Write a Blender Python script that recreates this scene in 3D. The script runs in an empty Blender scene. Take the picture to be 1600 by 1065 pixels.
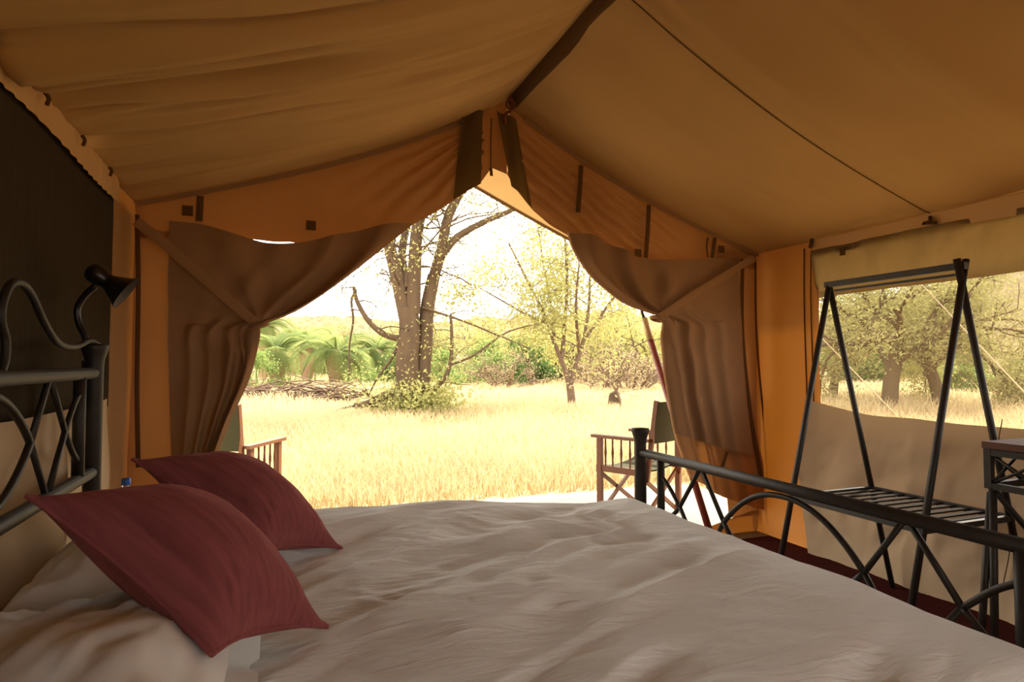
import bpy, math, random
import numpy as np
from mathutils import Vector, Matrix

# ------------------------------------------------------------------ camera, world, sun, exposure
sc = bpy.context.scene
COL = sc.collection
rnd = random.Random(7)
rng = np.random.default_rng(11)

F_PX, YAW, PITCH, CAM_H = 950.0, math.radians(21.1), math.radians(2.05), 1.25
cam_d = bpy.data.cameras.new('camera'); cam = bpy.data.objects.new('camera', cam_d); COL.objects.link(cam)
cam_d.sensor_width = 36.0; cam_d.lens = F_PX / 1600 * 36.0; cam_d.clip_start = 0.05; cam_d.clip_end = 2000
cam.location = (0, 0, CAM_H); cam.rotation_euler = (math.pi / 2 + PITCH, 0, -YAW)
sc.camera = cam

world = bpy.data.worlds.new('sky'); sc.world = world; world.use_nodes = True
bg = world.node_tree.nodes['Background']
bg.inputs[0].default_value = (1.0, 0.97, 0.92, 1); bg.inputs[1].default_value = 3.7

sun_d = bpy.data.lights.new('sun', 'SUN'); sun = bpy.data.objects.new('sun', sun_d); COL.objects.link(sun)
sun_d.energy = 9.5; sun_d.angle = math.radians(4); sun_d.color = (1.0, 0.92, 0.78)
sun.rotation_euler = Vector((0.80, 0.46, 1.12)).to_track_quat('Z', 'Y').to_euler()
sun.location = (12, 7, 15)

sc.view_settings.view_transform = 'Standard'; sc.view_settings.look = 'None'
sc.view_settings.gamma = 1.0; sc.view_settings.use_curve_mapping = False
sc.view_settings.exposure = 0.65

# ------------------------------------------------------------------ real-space helpers
R_ = np.array([math.cos(YAW), -math.sin(YAW), 0.0])
FW = np.array([math.sin(YAW) * math.cos(PITCH), math.cos(YAW) * math.cos(PITCH), math.sin(PITCH)])
UP = np.cross(R_, FW)
CAMP = np.array([0, 0, CAM_H])
def ray(px, py): return FW + R_ * ((px - 800) / F_PX) + UP * ((532.5 - py) / F_PX)
def on_y(px, py, Y):
    d = ray(px, py); return CAMP + d * (Y / d[1])
def on_x(px, py, X):
    d = ray(px, py); return CAMP + d * (X / d[0])
def on_z(px, py, Z=0.0):
    d = ray(px, py); return CAMP + d * ((Z - CAM_H) / d[2])
def at(px, py, depth): return CAMP + ray(px, py) * depth

# tent measures (metres)
XL, XR, YF, YB = -0.69, 3.33, 3.56, -1.7
XC, EAVE, RIDGE = 1.31, 2.06, 2.90

# ------------------------------------------------------------------ noise
_T = [np.random.default_rng(100 + i).random((64, 64)) for i in range(8)]
def vn(x, y, s=0):
    x = np.asarray(x, float); y = np.asarray(y, float)
    xi = np.floor(x).astype(int); yi = np.floor(y).astype(int); fx = x - xi; fy = y - yi
    fx = fx * fx * (3 - 2 * fx); fy = fy * fy * (3 - 2 * fy); t = _T[s % 8]
    a = t[xi % 64, yi % 64]; b = t[(xi + 1) % 64, yi % 64]; c = t[xi % 64, (yi + 1) % 64]; d = t[(xi + 1) % 64, (yi + 1) % 64]
    return (a * (1 - fx) + b * fx) * (1 - fy) + (c * (1 - fx) + d * fx) * fy - 0.5
def fbm(x, y, s=0, o=4):
    r = 0; a = 1
    for i in range(o): r = r + a * vn(x * 2 ** i, y * 2 ** i, s + i); a *= 0.5
    return r

# ------------------------------------------------------------------ materials
def lin(c): return tuple(((v / 255) / 12.92 if v / 255 <= 0.04045 else ((v / 255 + 0.055) / 1.055) ** 2.4) for v in c) + (1,)
def new_mat(name):
    m = bpy.data.materials.new(name); m.use_nodes = True; nt = m.node_tree; nt.nodes.clear()
    out = nt.nodes.new('ShaderNodeOutputMaterial'); return m, nt, out
def vary(nt, col, scale, amount, stretch=(1, 1, 1), detail=4):
    tc = nt.nodes.new('ShaderNodeTexCoord'); mp = nt.nodes.new('ShaderNodeMapping'); mp.inputs['Scale'].default_value = stretch
    nz = nt.nodes.new('ShaderNodeTexNoise'); nz.inputs['Scale'].default_value = scale; nz.inputs['Detail'].default_value = detail
    nt.links.new(tc.outputs['Object'], mp.inputs[0]); nt.links.new(mp.outputs[0], nz.inputs['Vector'])
    mx = nt.nodes.new('ShaderNodeMix'); mx.data_type = 'RGBA'; mx.blend_type = 'MIX'
    c = col[:3]
    mx.inputs[6].default_value = tuple(v * (1 - amount) for v in c) + (1,)
    mx.inputs[7].default_value = tuple(min(1, v * (1 + amount)) for v in c) + (1,)
    nt.links.new(nz.outputs['Fac'], mx.inputs[0]); return mx.outputs[2], nz.outputs['Fac']
def add_bump(nt, node, fac, strength, dist=0.01):
    b = nt.nodes.new('ShaderNodeBump'); b.inputs['Strength'].default_value = strength; b.inputs['Distance'].default_value = dist
    nt.links.new(fac, b.inputs['Height']); nt.links.new(b.outputs[0], node.inputs['Normal'])
def pmat(name, col, rough=0.7, metal=0.0, scale=8, amount=0.15, stretch=(1, 1, 1), bump=0.0, sheen=0.0, spec=0.5):
    m, nt, out = new_mat(name); p = nt.nodes.new('ShaderNodeBsdfPrincipled'); nt.links.new(p.outputs[0], out.inputs[0])
    p.inputs['Roughness'].default_value = rough; p.inputs['Metallic'].default_value = metal; p.inputs['Specular IOR Level'].default_value = spec
    if sheen: p.inputs['Sheen Weight'].default_value = sheen
    c, f = vary(nt, lin(col), scale, amount, stretch); nt.links.new(c, p.inputs['Base Color'])
    if bump: add_bump(nt, p, f, bump)
    return m
def canvas(name, col, tcol, tw, scale=3.0, amount=0.12, stretch=(1, 1, 1), bump=0.15, open_=0.0):
    m, nt, out = new_mat(name)
    d = nt.nodes.new('ShaderNodeBsdfDiffuse'); t = nt.nodes.new('ShaderNodeBsdfTranslucent'); mx = nt.nodes.new('ShaderNodeMixShader')
    c, f = vary(nt, lin(col), scale, amount, stretch); nt.links.new(c, d.inputs[0])
    c2, f2 = vary(nt, lin(tcol), scale * 1.7, amount, stretch); nt.links.new(c2, t.inputs[0])
    _, fw = vary(nt, (1, 1, 1), 220, 0.1)
    add_bump(nt, d, fw, bump, 0.002)
    mx.inputs[0].default_value = tw; nt.links.new(d.outputs[0], mx.inputs[1]); nt.links.new(t.outputs[0], mx.inputs[2])
    last = mx
    if open_ > 0:
        tr = nt.nodes.new('ShaderNodeBsdfTransparent'); m2 = nt.nodes.new('ShaderNodeMixShader'); m2.inputs[0].default_value = open_
        nt.links.new(mx.outputs[0], m2.inputs[1]); nt.links.new(tr.outputs[0], m2.inputs[2]); last = m2
    nt.links.new(last.outputs[0], out.inputs[0]); return m
M = {}
M['roof'] = canvas('roof_canvas', (182, 144, 94), (200, 160, 100), 0.01, 2.5, 0.10)
M['fly'] = canvas('fly_canvas', (190, 160, 118), (200, 165, 110), 0.04)
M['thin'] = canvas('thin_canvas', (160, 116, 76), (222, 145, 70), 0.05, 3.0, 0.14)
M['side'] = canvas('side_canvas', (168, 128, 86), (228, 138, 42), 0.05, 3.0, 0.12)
M['taupe'] = canvas('double_canvas', (138, 104, 74), (150, 105, 65), 0.02, 3.0, 0.10)
M['flap'] = canvas('flap_canvas', (182, 158, 126), (170, 130, 80), 0.04, 4.0, 0.10)
M['valance'] = canvas('valance_canvas', (196, 158, 110), (200, 140, 70), 0.05)
M['rolled'] = canvas('rolled_screen', (108, 88, 62), (150, 120, 70), 0.22, 30, 0.10, (1, 1, 0.2))
M['strap'] = canvas('strap_canvas', (146, 110, 76), (150, 105, 65), 0.02)
M['tape'] = canvas('webbing_tape', (92, 66, 40), (90, 60, 30), 0.06)
M['zipband'] = canvas('zip_band', (96, 74, 44), (120, 90, 40), 0.15)
M['screen'] = canvas('insect_screen', (92, 80, 62), (112, 96, 70), 0.30, 200, 0.1, open_=0.64)
M['darkscreen'] = canvas('dark_screen', (62, 54, 42), (60, 50, 36), 0.02, 60, 0.25, (1, 1, 0.06))
M['iron'] = pmat('dark_iron', (46, 41, 34), 0.55, 0.45, 30, 0.35, bump=0.05)
M['slat'] = pmat('matte_iron', (44, 38, 31), 0.9, 0.0, 30, 0.3, spec=0.1)
M['black'] = pmat('black_enamel', (20, 18, 17), 0.35, 0.0, 10, 0.1)
M['lampin'] = pmat('lamp_inside', (70, 62, 52), 0.5)
M['sheet'] = pmat('cotton_sheet', (204, 190, 172), 0.9, 0, 5, 0.05, spec=0.1)
M['pcase'] = pmat('pillow_case', (222, 222, 216), 0.9, 0, 5, 0.05, spec=0.1)
M['wood'] = pmat('chair_wood', (112, 64, 28), 0.55, 0, 20, 0.3, (1, 1, 6))
M['khaki'] = pmat('khaki_canvas', (66, 62, 42), 0.9, 0, 40, 0.15, spec=0.1)
M['tablewood'] = pmat('table_wood', (92, 58, 40), 0.8, 0, 20, 0.3, (6, 1, 1))
M['carpet'] = pmat('maroon_carpet', (64, 26, 22), 0.95, 0, 60, 0.35, bump=0.4, spec=0.05)
M['pad'] = pmat('groundsheet', (116, 106, 90), 0.8, 0, 3, 0.12)
M['ground'] = pmat('dry_ground', (184, 164, 126), 1.0, 0, 0.6, 0.22, spec=0.0)
M['hill'] = pmat('scrub_hill', (116, 102, 78), 1.0, 0, 0.15, 0.35, spec=0.0)
M['bark'] = pmat('tree_bark', (84, 68, 52), 0.95, 0, 6, 0.35, (1, 1, 0.3), bump=0.5, spec=0.05)
M['greybark'] = pmat('grey_bark', (104, 86, 70), 0.95, 0, 6, 0.3, spec=0.05)
M['palmtrunk'] = pmat('palm_skirt', (140, 114, 88), 0.95, 0, 8, 0.35, (1, 1, 0.2), spec=0.05)
M['red'] = pmat('red_paint', (122, 50, 34), 0.5, 0, 6, 0.25)
M['steel'] = pmat('pole_steel', (190, 170, 130), 0.5, 0.3)
M['rope'] = pmat('rope', (196, 180, 150), 0.9)
M['blue'] = pmat('blue_cap', (36, 92, 190), 0.4)
M['rust'] = pmat('rusty_ring', (110, 58, 24), 0.7, 0.3)
def leafmat(name, col, tcol):
    return canvas(name, col, tcol, 0.45, 0.8, 0.25, bump=0.0)
M['leaf_yellow'] = leafmat('leaf_yellow', (146, 144, 92), (174, 168, 100))
M['leaf_green'] = leafmat('leaf_green', (108, 124, 72), (136, 152, 84))
M['leaf_olive'] = leafmat('leaf_olive', (134, 130, 86), (158, 150, 96))
M['leaf_dark'] = leafmat('leaf_dark', (78, 98, 60), (104, 128, 66))
M['leaf_dry'] = leafmat('leaf_dry', (160, 140, 112), (180, 158, 118))
M['frond'] = leafmat('palm_frond', (116, 128, 80), (142, 152, 90))
M['grass'] = leafmat('dry_grass', (188, 169, 130), (190, 171, 130))
def cushmat():
    m, nt, out = new_mat('woven_maroon'); p = nt.nodes.new('ShaderNodeBsdfPrincipled'); nt.links.new(p.outputs[0], out.inputs[0])
    p.inputs['Roughness'].default_value = 0.95; p.inputs['Specular IOR Level'].default_value = 0.05
    p.inputs['Sheen Weight'].default_value = 0.25; p.inputs['Sheen Tint'].default_value = lin((200, 130, 110))
    c, f = vary(nt, lin((134, 76, 77)), 34, 0.5, (0.12, 3.0, 1), 6); nt.links.new(c, p.inputs['Base Color'])
    _, f2 = vary(nt, (1, 1, 1), 160, 0.1, (0.3, 1.6, 1)); add_bump(nt, p, f2, 0.5, 0.004); return m
M['cushion'] = cushmat()
def glassmat():
    m, nt, out = new_mat('clear_plastic'); p = nt.nodes.new('ShaderNodeBsdfPrincipled'); nt.links.new(p.outputs[0], out.inputs[0])
    p.inputs['Base Color'].default_value = (0.9, 0.95, 1, 1); p.inputs['Transmission Weight'].default_value = 0.9; p.inputs['Roughness'].default_value = 0.08
    p.inputs['IOR'].default_value = 1.2; return m
M['plastic'] = glassmat()

# ------------------------------------------------------------------ mesh helpers
class MB:
    def __init__(s): s.v = []; s.f = []; s.n = 0
    def add(s, v, f):
        v = np.asarray(v, float); s.v.append(v); s.f += [tuple(i + s.n for i in q) for q in f]; s.n += len(v)
    def grid(s, P, flip=False):
        P = np.asarray(P); a, b = P.shape[:2]; f = []
        for i in range(a - 1):
            for j in range(b - 1):
                q = (i * b + j, i * b + j + 1, (i + 1) * b + j + 1, (i + 1) * b + j); f.append(q[::-1] if flip else q)
        s.add(P.reshape(-1, 3), f)
    def tube(s, pts, r, n=8, cap=True):
        pts = np.asarray(pts, float); k = len(pts); rr = np.broadcast_to(np.asarray(r, float), (k,))
        t = np.gradient(pts, axis=0); t /= np.linalg.norm(t, axis=1)[:, None] + 1e-9
        ref = np.array([0, 0, 1.0]) if abs(t[0][2]) < 0.9 else np.array([1.0, 0, 0])
        u = np.cross(t[0], ref); u /= np.linalg.norm(u); V = []
        a = np.linspace(0, 2 * np.pi, n, endpoint=False)
        for i in range(k):
            u = u - t[i] * np.dot(u, t[i]); u /= np.linalg.norm(u) + 1e-9; w = np.cross(t[i], u)
            V.append(pts[i] + rr[i] * (np.cos(a)[:, None] * u + np.sin(a)[:, None] * w))
        f = [(i * n + j, i * n + (j + 1) % n, (i + 1) * n + (j + 1) % n, (i + 1) * n + j) for i in range(k - 1) for j in range(n)]
        if cap: f += [tuple(range(n))[::-1], tuple((k - 1) * n + j for j in range(n))]
        s.add(np.concatenate(V), f); return s
    def box(s, c, d, e1=(1, 0, 0), e2=(0, 1, 0), e3=(0, 0, 1)):
        c = np.array(c, float); e = [np.array(e1, float) * d[0] / 2, np.array(e2, float) * d[1] / 2, np.array(e3, float) * d[2] / 2]
        v = [c + x * e[0] + y * e[1] + z * e[2] for x in (-1, 1) for y in (-1, 1) for z in (-1, 1)]
        s.add(v, [(0, 1, 3, 2), (4, 6, 7, 5), (0, 4, 5, 1), (2, 3, 7, 6), (0, 2, 6, 4), (1, 5, 7, 3)]); return s
    def bar(s, a, b, w, h, up=(0, 0, 1)):
        a = np.array(a, float); b = np.array(b, float); d = b - a; L = np.linalg.norm(d); d /= L
        x = np.cross(np.array(up, float), d); x /= np.linalg.norm(x); y = np.cross(d, x)
        return s.box((a + b) / 2, (w, h, L), x, y, d)
    def lathe(s, o, ax, prof, n=20):
        o = np.array(o, float); ax = np.array(ax, float); ax /= np.linalg.norm(ax)
        pts = [o + ax * z for z, r in prof]; V = []; ref = np.array([0, 0, 1.0]) if abs(ax[2]) < 0.9 else np.array([1.0, 0, 0])
        u = np.cross(ax, ref); u /= np.linalg.norm(u); w = np.cross(ax, u); a = np.linspace(0, 2 * np.pi, n, endpoint=False)
        for p, (z, r) in zip(pts, prof): V.append(p + r * (np.cos(a)[:, None] * u + np.sin(a)[:, None] * w))
        k = len(prof)
        s.add(np.concatenate(V), [(i * n + j, i * n + (j + 1) % n, (i + 1) * n + (j + 1) % n, (i + 1) * n + j) for i in range(k - 1) for j in range(n)]); return s
    def build(s, name, mat, parent=None, smooth=True):
        me = bpy.data.meshes.new(name); me.from_pydata(np.concatenate(s.v).tolist(), [], s.f); me.update()
        if smooth: me.polygons.foreach_set('use_smooth', [True] * len(me.polygons))
        me.materials.append(M[mat] if isinstance(mat, str) else mat)
        o = bpy.data.objects.new(name, me); COL.objects.link(o)
        if parent is not None: o.parent = parent
        return o
def fast_mesh(name, V, faces4, mat, parent=None):
    me = bpy.data.meshes.new(name); V = np.asarray(V, np.float32); F4 = np.asarray(faces4, np.int32); k = F4.shape[1]
    me.vertices.add(len(V)); me.vertices.foreach_set('co', V.ravel())
    me.loops.add(F4.size); me.loops.foreach_set('vertex_index', F4.ravel())
    me.polygons.add(len(F4)); me.polygons.foreach_set('loop_start', np.arange(0, F4.size, k, dtype=np.int32))
    me.update(calc_edges=True); me.materials.append(M[mat])
    o = bpy.data.objects.new(name, me); COL.objects.link(o)
    if parent is not None: o.parent = parent
    return o
def tag(o, label=None, cat=None, group=None, kind=None):
    if label: o['label'] = label
    if cat: o['category'] = cat
    if group: o['group'] = group
    if kind: o['kind'] = kind
    return o
def empty(name, loc=(0, 0, 0)):
    o = bpy.data.objects.new(name, None); COL.objects.link(o); o.location = loc; return o
def under(root, o):
    # parent a world-built mesh under an Empty that stands at the thing's base
    o.parent = root; o.matrix_parent_inverse = Matrix.Translation(-Vector(root.location)); return o
def resample(p, n):
    p = np.asarray(p, float); d = np.r_[0, np.cumsum(np.linalg.norm(np.diff(p, axis=0), axis=1))]; t = np.linspace(0, d[-1], n)
    return np.stack([np.interp(t, d, p[:, k]) for k in range(p.shape[1])], 1)
def catmull(p, n):
    p = np.asarray(p, float); k = len(p); P = np.vstack([2 * p[0] - p[1], p, 2 * p[-1] - p[-2]]); out = []
    for t in np.linspace(0, k - 1 - 1e-6, n):
        i = int(t); f = t - i; a, b, c, d = P[i], P[i + 1], P[i + 2], P[i + 3]
        out.append(0.5 * (2 * b + (c - a) * f + (2 * a - 5 * b + 4 * c - d) * f * f + (3 * b - a - 3 * c + d) * f ** 3))
    return np.array(out)
def loft(rows, nu, nv):
    R = np.array([resample(catmull(r, 40), nu) for r in rows]); out = np.zeros((nv, nu, R.shape[2]))
    for j in range(nu): out[:, j] = catmull(R[:, j], nv)
    return out

# ------------------------------------------------------------------ ground, far hill
def patch(x0, x1, y0, y1, nx, ny, z):
    x, y = np.meshgrid(np.linspace(x0, x1, nx), np.linspace(y0, y1, ny)); return np.stack([x, y, z(x, y)], 2)
b = MB(); b.grid(patch(-90, 160, -30, 160, 60, 60, lambda x, y: -0.03 + 0 * x)); tag(b.build('ground', 'ground'), 'dry golden grassland ground around the tent', None, kind='structure')
b = MB(); b.grid(patch(XL - 0.5, XR + 0.6, YF - 0.1, 5.12, 40, 30, lambda x, y: 0.004 + 0.012 * fbm(x * 2, y * 2, 1)))
tag(b.build('veranda_floor', 'pad'), 'pale groundsheet outside the tent door', None, kind='structure')
b = MB(); b.grid(patch(XL, XR, YB, YF, 10, 10, lambda x, y: 0.006 + 0 * x)); tag(b.build('floor', 'carpet'), 'dark maroon carpet on the tent floor', None, kind='structure')
th = np.radians(np.linspace(-40, 85, 420)); rr = np.linspace(85, 220, 60)
T, RR = np.meshgrid(th, rr); HX, HY = RR * np.sin(T), RR * np.cos(T)
prof = np.clip((RR - 85) / 110, 0, 1); prof = prof * prof * (3 - 2 * prof)
hz = prof * (15 + 9 * fbm(np.degrees(T) / 14, RR * 0 + 3.3, 2, 3) + 22 * np.clip((np.degrees(T) - 48) / 20, 0, 1)) + 2.2 * np.abs(fbm(HX / 4, HY / 4, 3, 3)) * np.clip((RR - 85) / 10, 0, 1) - 0.3
b = MB(); b.grid(np.stack([HX, HY, hz], 2), True); tag(b.build('hill', 'hill', smooth=False), 'scrub covered hill on the horizon', None, kind='structure')

# ------------------------------------------------------------------ tent: inner roof, fly sheet
def roof_z(X, Y):
    a = np.clip(np.abs(X - XC) / (XR - XC), 0, 1); left = X < XC
    z = RIDGE - (RIDGE - EAVE) * a - 0.11 * 4 * a * (1 - a) * (0.55 + 0.45 * (1 - a))
    warp = Y + 0.10 * fbm(a * 2.2, Y * 0.7, 4, 2)
    wl = 0.16 * fbm(warp * 5.0, a * 0.8, 1, 4) * (0.35 + 0.65 * a) - 0.12 * np.abs(fbm(warp * 7.0, a * 0.6 + 5, 3, 2))
    wr = 0.11 * fbm(warp * 4.0 + 20, a * 0.7, 2, 3) * (1.1 - 0.75 * a)
    fade = np.clip((YF - Y - 0.15) / 0.9, 0, 1) * np.clip((1.0 - a) * 30, 0, 1) * np.clip(a * 12, 0, 1)
    return z + np.where(left, wl, wr) * fade
ny, nx = 420, 160
Y_, X_ = np.meshgrid(np.linspace(YB, YF + 0.07, ny), np.linspace(XL - 0.02, XR + 0.02, nx), indexing='ij')
b = MB(); b.grid(np.stack([X_, Y_, roof_z(X_, Y_)], 2)); ceil = tag(b.build('ceiling', 'roof'), 'sagging tan canvas tent roof with rippled folds', None, kind='structure')
# ridge strap, seam cord, ring
ys = np.linspace(YB, 3.50, 50); b = MB()
b.grid(np.stack([np.stack([0 * ys + XC + 0.005, ys, 0 * ys + RIDGE - 0.012], 1), np.stack([0 * ys + XC + 0.03, ys, roof_z(XC + 0.03 + 0 * ys, ys) - 0.035], 1), np.stack([0 * ys + XC + 0.07, ys, roof_z(XC + 0.07 + 0 * ys, ys) - 0.008], 1)], 1))
b.build('ridge_strap', 'tape', ceil)
xs = np.linspace(XC + 0.03, XR - 0.03, 60); b = MB(); b.tube(np.stack([xs, 0 * xs + 2.24, roof_z(xs, 2.24 + 0 * xs) - 0.004], 1), 0.0022, 6); b.build('seam_cord', 'tape', ceil)
b = MB(); a = np.linspace(0, 2 * np.pi, 24); b.tube(np.stack([XC + 0.028 * np.cos(a), 0 * a + 3.42, RIDGE - 0.075 + 0.032 * np.sin(a)], 1), 0.007, 8, False)
b.tube(catmull([(XC, 3.42, RIDGE - 0.02), (XC + 0.02, 3.44, RIDGE - 0.08), (XC - 0.02, 3.46, RIDGE - 0.13), (XC, 3.5, RIDGE - 0.17)], 20), 0.011, 8); b.build('ridge_ring', 'rust', ceil)
def fly_z(X, Y): return 3.10 - 0.42 * np.abs(X - XC) - 0.03 * np.sin(np.clip(np.abs(X - XC) / 2.44, 0, 1) * np.pi)
FY = 5.45
Yf, Xf = np.meshgrid(np.linspace(YB - 0.2, FY, 40), np.linspace(XC - 2.44, XC + 2.44, 61), indexing='ij')
fly = empty('fly_sheet', (XC, 1.5, 3.1)); tag(fly, 'pale outer fly sheet of the tent jutting beyond the door peak', 'awning')
b = MB(); b.grid(np.stack([Xf, Yf, fly_z(Xf, Yf)], 2)); under(fly, b.build('sheet', 'fly'))
xs = np.linspace(XC - 2.44, XC + 2.44, 61); b = MB()
b.grid(np.stack([np.stack([xs, 0 * xs + FY - 0.06, fly_z(xs, 0) - 0.006], 1), np.stack([xs, 0 * xs + FY + 0.004, fly_z(xs, 0) - 0.008], 1), np.stack([xs, 0 * xs + FY + 0.004, fly_z(xs, 0) + 0.008], 1)], 1)); tag(under(fly, b.build('edge_tape', 'tape')), 'dark tape along the front edge')

# ------------------------------------------------------------------ side walls
def wall_grid(X, y0, y1, z0, z1, ny, nz, amp=0.012, sc_=2.5, seed=1, pin=True):
    Yg, Zg = np.meshgrid(np.linspace(y0, y1, ny), np.linspace(z0, z1, nz), indexing='ij')
    d = amp * fbm(Yg * sc_, Zg * sc_ * 0.6, seed, 4) * 2
    if pin: d = d * np.clip((z1 - Zg) * 10, 0, 1)
    return np.stack([X + d, Yg, Zg], 2)
# left: corner strip, low canvas, band above; screened window closed from outside
WY_L, WZ0, WZ1 = 3.12, 1.09, 1.99
b = MB(); b.grid(wall_grid(XL, WY_L, YF + 0.05, 0, EAVE + 0.025, 30, 60, 0.012)); b.grid(wall_grid(XL, YB, WY_L, 0, WZ0, 90, 30, 0.01)); b.grid(wall_grid(XL, YB, WY_L, WZ1, EAVE, 60, 4, 0.0))
wl = tag(b.build('wall_left', 'side'), 'tan canvas tent wall behind the headboard', None, kind='structure')
b = MB(); b.grid(wall_grid(XL + 0.005, YB + 0.4, WY_L, WZ0 - 0.03, WZ1, 60, 20, 0.006)); w1 = tag(b.build('window_1', 'darkscreen'), 'dark screened window in the left tent wall', None, kind='structure')
b = MB(); b.grid(wall_grid(XL - 0.03, YB + 0.3, YF - 0.05, WZ0 - 0.5, WZ1, 20, 8, 0.0)); b.build('outer_cover', 'tape', w1)  # cover extended past the window to keep daylight off the corner strip
g = wall_grid(XL + 0.035, 0.2, 3.06, 0.03, WZ0 + 0.01, 160, 60, 0.035, 2.2, 5, False); g[:, :, 0] = np.maximum(g[:, :, 0], XL + 0.012)
b = MB(); b.grid(g); b.build('window_flap', 'flap', w1)
def valance(X, side, name, parent):
    yy = np.linspace(YB, 3.12 if side < 0 else 3.02, 500); zz = np.linspace(0, 1, 8); Yg, Zg = np.meshgrid(yy, zz, indexing='ij')
    ruf = (0.003 * np.sin(Yg * 80 + 3 * np.sin(Yg * 7)) if side < 0 else 0.004 * np.sin(Yg * 20)) * (0.4 + 0.6 * Zg)
    P = np.stack([X - side * (0.028 + ruf), Yg, EAVE - 0.002 - Zg * (0.100 + 0.008 * np.sin(Yg * 5))], 2)
    bb = MB(); bb.grid(P); return bb.build(name, 'valance', parent)
valance(XL, -1, 'eave_valance', wl)
for y in (1.78, 2.14, 2.50, 2.87):
    b = MB(); b.tube(catmull([(XL + 0.042, y, EAVE - 0.015), (XL + 0.05, y + 0.005, EAVE - 0.03), (XL + 0.045, y + 0.006, EAVE - 0.05)], 10), 0.006, 6); b.build('eave_tie', 'tape', wl)
# right
WY_R, RZ0, RZ1 = 3.00, 0.92, 1.70
b = MB(); b.grid(wall_grid(XR, WY_R, YF + 0.05, 0, EAVE + 0.025, 34, 60, 0.010, 2.5, 3)); b.grid(wall_grid(XR, YB, WY_R, 0, RZ0, 60, 24, 0.008)); b.grid(wall_grid(XR, YB, WY_R, 1.95, EAVE, 60, 4, 0))
b.grid(wall_grid(XR, YB, 0.7, RZ0, 1.95, 40, 20, 0.01))
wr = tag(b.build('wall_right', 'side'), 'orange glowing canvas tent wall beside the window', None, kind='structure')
b = MB(); b.grid(wall_grid(XR + 0.004, 0.7, WY_R, RZ0 - 0.02, RZ1 + 0.02, 10, 6, 0)); w2 = tag(b.build('window_2', 'screen'), 'see-through insect screen window in the right tent wall', None, kind='structure')
g = wall_grid(XR - 0.025, 0.7, WY_R + 0.02, RZ1 - 0.02, 1.99, 140, 24, 0.03, 4.0, 6, False); b = MB(); b.grid(g); b.build('rolled_cover', 'rolled', w2)
Yg, Zg = np.meshgrid(np.linspace(0.7, 3.05, 200), np.linspace(0.0, 1, 60), indexing='ij')
top = 0.94 + 0.07 * np.clip((Yg - 2.55) / 0.5, 0, 1) ** 1.5 + 0.01 * fbm(Yg * 3, Yg * 0, 2)
fx = XR - 0.05 - 0.11 * (fbm(Yg * 2.6 + 0.8 * Zg, Zg * 1.5, 6, 4) + 0.30) * (0.25 + 0.75 * np.sin(np.pi * np.clip(Zg * 1.05, 0, 1))) - 0.02 * np.clip((Yg - 2.95) * 10, 0, 1)
b = MB(); b.grid(np.stack([np.minimum(fx, XR - 0.015), Yg, 0.012 + (top - 0.012) * Zg + 0.012 * (1 - Zg) * fbm(Yg * 8, Yg * 0, 3)], 2)); b.build('window_flap', 'flap', w2)
valance(XR, 1, 'eave_valance', wr)
b = MB(); b.tube([(XR - 0.03, 2.24, EAVE - 0.02), (XR - 0.06, 2.22, EAVE - 0.05), (XR - 0.05, 2.27, EAVE - 0.05), (XR - 0.04, 2.20, EAVE - 0.06)], 0.010, 6); b.build('eave_tie', 'tape', wr)
b = MB(); b.tube([(XR - 0.03, 3.02, EAVE + 0.01), (XR - 0.05, 3.02, EAVE - 0.05)], 0.012, 6); b.build('eave_tie', 'tape', wr)
for y, z1 in ((3.045, 1.98), (3.10, 2.02)):
    b = MB(); b.tube(catmull([(XR - 0.016, y, z1), (XR - 0.018, y + 0.006, 1.6), (XR - 0.018, y - 0.004, 0.9), (XR - 0.018, y, 0.1)], 30), 0.005, 6); b.build('zip_cord', 'tape', wr)
b = MB(); b.tube(catmull([on_x(1566, 655, XR - 0.10), on_x(1560, 700, XR - 0.13), on_x(1568, 780, XR - 0.12), on_x(1578, 850, XR - 0.12), on_x(1566, 920, XR - 0.10)], 30), 0.0025, 6); b.build('hanging_cord', 'tape', w2)
b = MB(); b.box((XR - 0.045, 2.78, 1.945), (0.006, 0.035, 0.05)); b.build('fastener_patch', 'tape', w2, False)
# back wall, with an unseen opening added to let skylight onto the bed
b = MB()
def back(x0, x1, z0, z1): b.grid(patch(x0, x1, z0, z1, 10, 10, lambda x, y: 0 * x)[:, :, [0, 2, 1]] + np.array([0, YB, 0]))
back(XL, 0.3, 0, EAVE); back(1.9, XR, 0, EAVE); back(0.3, 1.9, 0, 0.95); back(0.3, 1.9, 1.8, EAVE)
xs = np.linspace(XL, XR, 40); b.grid(np.stack([np.stack([xs, 0 * xs + YB, 0 * xs + EAVE - 0.02], 1), np.stack([xs, 0 * xs + YB, roof_z(xs, YB + 0 * xs)], 1)], 1))
tag(b.build('wall_back', 'side'), 'rear canvas wall with an added opening letting skylight in', None, kind='structure')

# ------------------------------------------------------------------ front wall (gable, corner strips, tapes)
def px_y(pts, Y): return np.array([on_y(x, y, Y) for x, y in pts])
def roof_edge(X): return roof_z(np.asarray(X, float), np.asarray(X, float) * 0 + YF)
wf = MB()
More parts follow.
